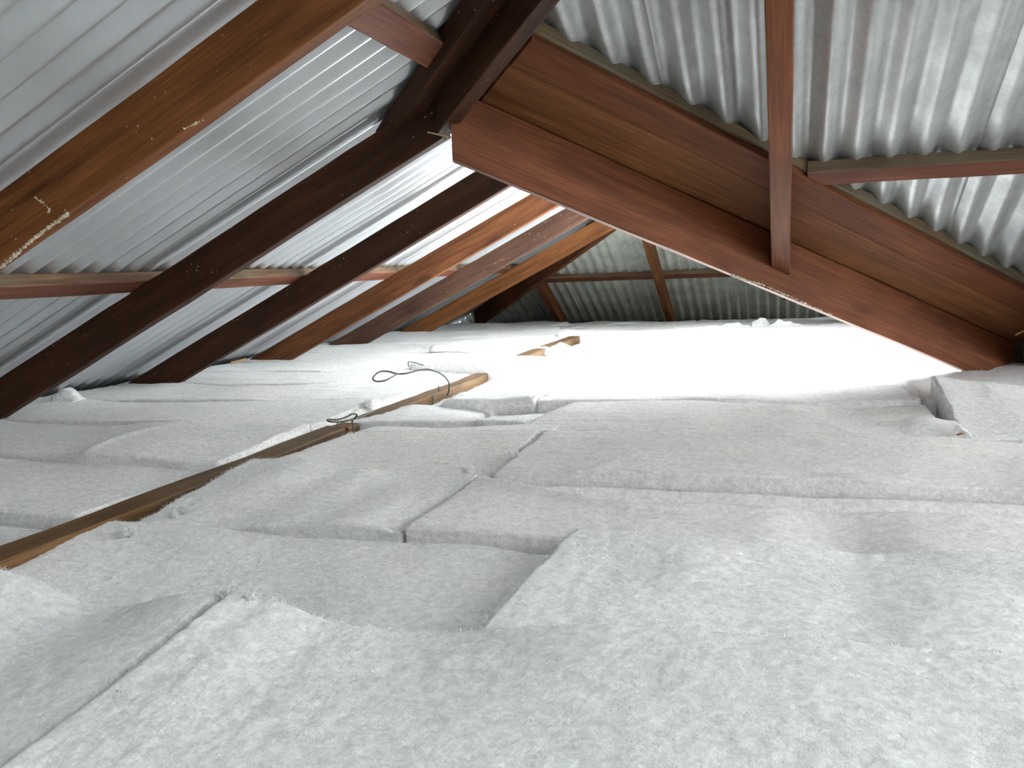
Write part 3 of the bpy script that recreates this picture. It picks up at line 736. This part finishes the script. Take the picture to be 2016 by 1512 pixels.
# torn flaps near the far end
def flap(p, w_, h_, d_, lab, seed, lean=0.4, rz=0.0):
    bm = bmesh.new(); nx_, nz_ = 14, 8
    sd2 = Vector((seed, seed*2.2, 0)); grid = {}
    for side in (0, 1):
        for j in range(nz_+1):
            for i in range(nx_+1):
                u, v = i/nx_, j/nz_
                hh = h_*(0.35+0.65*math.sin(math.pi*min(1, u*0.9+0.12)))*(1+0.35*noise.noise(Vector((u*5, 0, seed))))
                x = (u-.5)*w_; z = v*hh; y = (side-.5)*d_*(1-0.35*v)*(1 if v < .8 else .6)+.5*d_+lean*z
                q = noise.noise_vector(Vector((x*14, z*20, side*.4))+sd2)*0.014+noise.noise_vector(Vector((x*60, z*60, side))+sd2)*0.004
                grid[side, i, j] = bm.verts.new((x+q.x, y+q.y, z+q.z))
    def quad(a, b, c, d): bm.faces.new([grid[k] for k in (a, b, c, d)])
    for j in range(nz_):
        for i in range(nx_):
            quad((0, i, j), (0, i+1, j), (0, i+1, j+1), (0, i, j+1)); quad((1, i, j), (1, i, j+1), (1, i+1, j+1), (1, i+1, j))
        quad((0, 0, j), (0, 0, j+1), (1, 0, j+1), (1, 0, j)); quad((0, nx_, j), (1, nx_, j), (1, nx_, j+1), (0, nx_, j+1))
    for i in range(nx_):
        quad((0, i, nz_), (0, i+1, nz_), (1, i+1, nz_), (1, i, nz_)); quad((0, i, 0), (1, i, 0), (1, i+1, 0), (0, i+1, 0))
    me = bpy.data.meshes.new('batt_offcut'); bm.to_mesh(me); bm.free(); smooth(me)
    o = link('batt_offcut', me, M['batt']); o.location = p; o.rotation_euler = (0, 0, rz)
    return tag(o, lab, 'insulation')
flap(px(1500, 647, Y=7.0), .15, .075, .05, 'torn white scrap of batt sticking up in the middle of the far end', 3, .3)
flap(px(1550, 652, Y=6.85), .26, .075, .05, 'long torn white scrap leaning right on the far batts', 4, .5, .1)
flap(px(1410, 652, Y=6.7), .26, .030, .06, 'low white offcut left of the torn scraps at the far end', 5, .2)
flap(px(1450, 652, Y=6.95), .24, .06, .05, 'crumpled white scrap between the low offcut and the upright scrap', 6, .6, -.1)
flap(px(1165, 668, Y=6.0), .12, .04, .06, 'white scrap just behind the far tip of the timber', 7, .2)
flap(px(1108, 700, Y=5.02), .16, .07, .06, 'white scrap lying across the long timber between its two visible far pieces', 8, .1, .4)
flap(px(1060, 700, Y=5.3), .30, .05, .07, 'bright white ragged scrap left of the far piece of timber', 9, .2)
flap(px(900, 692, Y=5.1), .35, .045, .07, 'bright white ragged scrap in front of the fifth rafter', 10, .3)
flap(px(588, 851, Y=2.68), .12, .026, .06, 'white wedge of batt left of the first cut end of the timber', 11, .1, -.1)
flap(px(118, 797, Y=3.02), .10, .062, .12, 'white rounded corner of batt poking up below the second rafter', 12, .05, .1)

# ------------------------------------------------------------------ the long timber
zt = 0.004
tb = beam('ceiling_timber', (-1.41, 0.75, zt-0.12), (-1.41, 2.68, zt-0.12), 0.088, 0.12, M['timber'], cut1=(0.45, 1, 0), seed=101, rough=0.003, bev=.004)
tag(tb, 'long rough brown timber lying on the insulation from the left edge to its cut end', 'timber')
tb2 = beam('ceiling_timber', (-1.41, 2.70, zt-0.125), (-1.41, 4.55, zt-0.125), 0.074, 0.12, M['timber'], seed=102, rough=0.003, bev=.004)
tag(tb2, 'second length of orange brown timber beyond the cut end, under the wire loop', 'timber')
tb3 = beam('ceiling_timber', (-1.41, 4.56, zt-0.11), (-1.41, 6.3, zt-0.11), 0.078, 0.12, M['timber'], seed=103, rough=0.003, bev=.004, cut1=(-.5, 1, 0))
tag(tb3, 'far length of brown timber showing between bright white scraps', 'timber')
# nails
for k, (x, y, Y) in enumerate(((665, 838, 2.60), (864, 762, 3.75))):
    p = px(x, y+6, z=zt); tube('nail', [p, p+Vector((0, 0, .02))], .0025, M['wire'], None)
    o = C.objects[-1]; tag(o, ['bent nail standing on the near timber by its cut end', 'nail standing on the second timber under the wire'][k], 'nail')

# wires
def W(pts): return [px(x, y, Y=Y) for x, y, Y in pts]
o = tube('tie_wire', W([(881, 778, 3.60), (884, 768, 3.55), (883, 752, 3.52), (870, 737, 3.50), (848, 728, 3.46), (828, 728, 3.42), (800, 735, 3.36), (783, 736, 3.34),
      (762, 731, 3.33), (745, 733, 3.30), (734, 745, 3.26), (742, 751, 3.22), (758, 749, 3.22), (772, 742, 3.26), (783, 736.5, 3.32), (800, 735.5, 3.34)]), .0034, M['wire'])
tag(o, 'thin dark wire bent in a long loop rising from the second timber', 'wire')
o = tube('tie_wire', W([(861, 770, 3.62), (855, 779, 3.45), (852, 792, 3.42), (850, 808, 3.40)]), .0030, M['wire'])
tag(o, 'short thin wire hanging down the side of the second timber', 'wire')
o = tube('tie_wire', W([(805, 722, 4.0), (804, 713, 4.0), (812, 713, 4.05), (828, 717, 4.1), (833, 719, 4.1)]), .0030, M['wire'])
tag(o, 'small hooked bit of wire behind the big wire loop', 'wire')
o = tube('tie_wire', W([(697, 853, 2.60), (695, 838, 2.56), (694, 828, 2.55), (703, 818, 2.55), (694, 815, 2.53), (682, 821, 2.50), (665, 826, 2.47), (645, 826, 2.44), (650, 830, 2.42),
      (672, 830, 2.46), (692, 826, 2.52), (710, 822, 2.7), (728, 813, 2.85), (745, 807, 2.95)]), .0030, M['wire'])
tag(o, 'dark wire twisted in a flat loop at the cut end of the near timber', 'wire')

# splinters and specks
q = px(862, 264, Y=2.60)
o = beam('splinter', px(843, 262, Y=2.60), px(886, 271, Y=2.58), 0.008, 0.005, M['splinter'], seed=111, bev=.001)
tag(o, 'pale wood splinter at the joint under the hip rafter', 'splinter')
a = px(455, 716, Y=4.55); b_ = px(486, 712, Y=4.6)
o = beam('splinter', a, b_+Vector((0, 0, .008)), 0.02, 0.012, M['splinter'], seed=112, bev=.001)
tag(o, 'pale broken wood splinter on the insulation under the fourth rafter', 'splinter')
bm = bmesh.new(); bmesh.ops.create_icosphere(bm, subdivisions=2, radius=1)
for v in bm.verts: v.co = Vector((v.co.x*.011, v.co.y*.005, v.co.z*.0025*(1-abs(v.co.x)*.4)))
me = bpy.data.meshes.new('dead_leaf'); bm.to_mesh(me); bm.free(); smooth(me)
o = link('dead_leaf', me, M['leaf']); o.location = px(1890, 855, z=.022); o.rotation_euler = (.2, -.2, .4)
tag(o, 'tiny brown dead leaf lying on the raised batt at the right', 'leaf')

# cobweb lint along the lower edge of the valley rafter, and drips on the nearest rafter
def lint(parent, pts, size, seed, n, mat, name, kind='stuff'):
    r_ = random.Random(seed); V, Fc = [], []
    for _ in range(n):
        k = r_.random()*(len(pts)-1); i = int(k); p = pts[i].lerp(pts[min(i+1, len(pts)-1)], k-i)
        for _2 in range(1):
            s = size*r_.uniform(.3, 1.0)
            a_ = [p+Vector((r_.uniform(-1, 1), r_.uniform(-1, 1), r_.uniform(-1, 1)))*s for _3 in range(4)]
            i0 = len(V); V.extend(a_); Fc.extend(((i0, i0+1, i0+2), (i0, i0+2, i0+3), (i0, i0+1, i0+3), (i0+1, i0+2, i0+3)))
    me = bpy.data.meshes.new(name); me.from_pydata(V, [], Fc)
    o = link(name, me, mat); mw = parent.matrix_world.inverted() if parent else None
    if parent:
        bpy.context.view_layer.update()
        o.parent = parent; o.matrix_parent_inverse = parent.matrix_world.inverted()
    o['kind'] = kind
    return o
bpy.context.view_layer.update()
vp = (Vector((1, -1, 0)), VC+0.028)
lint(valley, [px(x, y, plane=vp) for x, y in ((1440, 540), (1460, 549), (1500, 560), (1560, 586), (1640, 622))], .005, 1, 420, M['cobweb'], 'cobweb_lint')
lint(valley, [px(x, y, plane=vp) for x, y in ((1440, 541), (1465, 551))], .007, 2, 60, M['cobweb'], 'cobweb_lint')
fp = dict(Y=1.641)
lint(rafters[0], [px(x, y, **fp) for x, y in ((0, 528), (20, 512), (55, 480), (90, 452), (118, 432), (133, 421))], .0055, 3, 420, M['paint'], 'dried_drip')
lint(rafters[0], [px(x, y, **fp) for x, y in ((68, 388), (86, 400), (98, 412), (96, 420))], .004, 4, 50, M['paint'], 'dried_drip')
lint(rafters[0], [px(x, y, **fp) for x, y in ((362, 254), (380, 246), (400, 236))], .0035, 5, 50, M['paint'], 'dried_drip')

# dark flecks of dust on the nearest batts
def flecks(key, spots, seed):
    o = B[key][0]; r_ = random.Random(seed); V, Fc = [], []
    tree_ = None
    bpy.context.view_layer.update()
    for x, y, n, sp in spots:
        for _ in range(n):
            q = px(x+r_.gauss(0, sp), y+r_.gauss(0, sp*.5), z=0.2)
            hit, loc, nrm, idx = o.ray_cast(q, (q-Vector((0, 0, CAM_Z))).normalized())
            if not hit: continue
            L = r_.uniform(.0008, .0026); a = r_.uniform(0, math.pi)
            d = Vector((math.cos(a), math.sin(a), r_.uniform(-.2, .3)))*L; s_ = Vector((-math.sin(a), math.cos(a), 0))*.0005
            c = loc+Vector((0, 0, .0012)); i = len(V)
            V.extend((c-d, c+s_, c+d, c-s_, c+Vector((0, 0, .0006)))); Fc.extend(((i, i+1, i+4), (i+1, i+2, i+4), (i+2, i+3, i+4), (i+3, i, i+4), (i+3, i+2, i+1, i)))
    if not V: return
    me = bpy.data.meshes.new('dust_flecks'); me.from_pydata(V, [], Fc)
    f = link('dust_flecks', me, M['leaf'], o); f['kind'] = 'stuff'
flecks('B1', [(800, 1100, 26, 30), (740, 1140, 6, 25), (640, 1110, 4, 40), (940, 1160, 4, 40), (85, 1145, 2, 3)], 1)
flecks('A1', [(715, 1245, 8, 8), (1095, 1303, 2, 2), (1225, 1400, 6, 10), (1045, 1420, 3, 3), (230, 1362, 6, 3)], 2)
flecks('B2', [(1330, 1095, 2, 3), (1245, 1170, 2, 4), (1650, 1170, 1, 2), (1190, 1190, 3, 5)], 3)
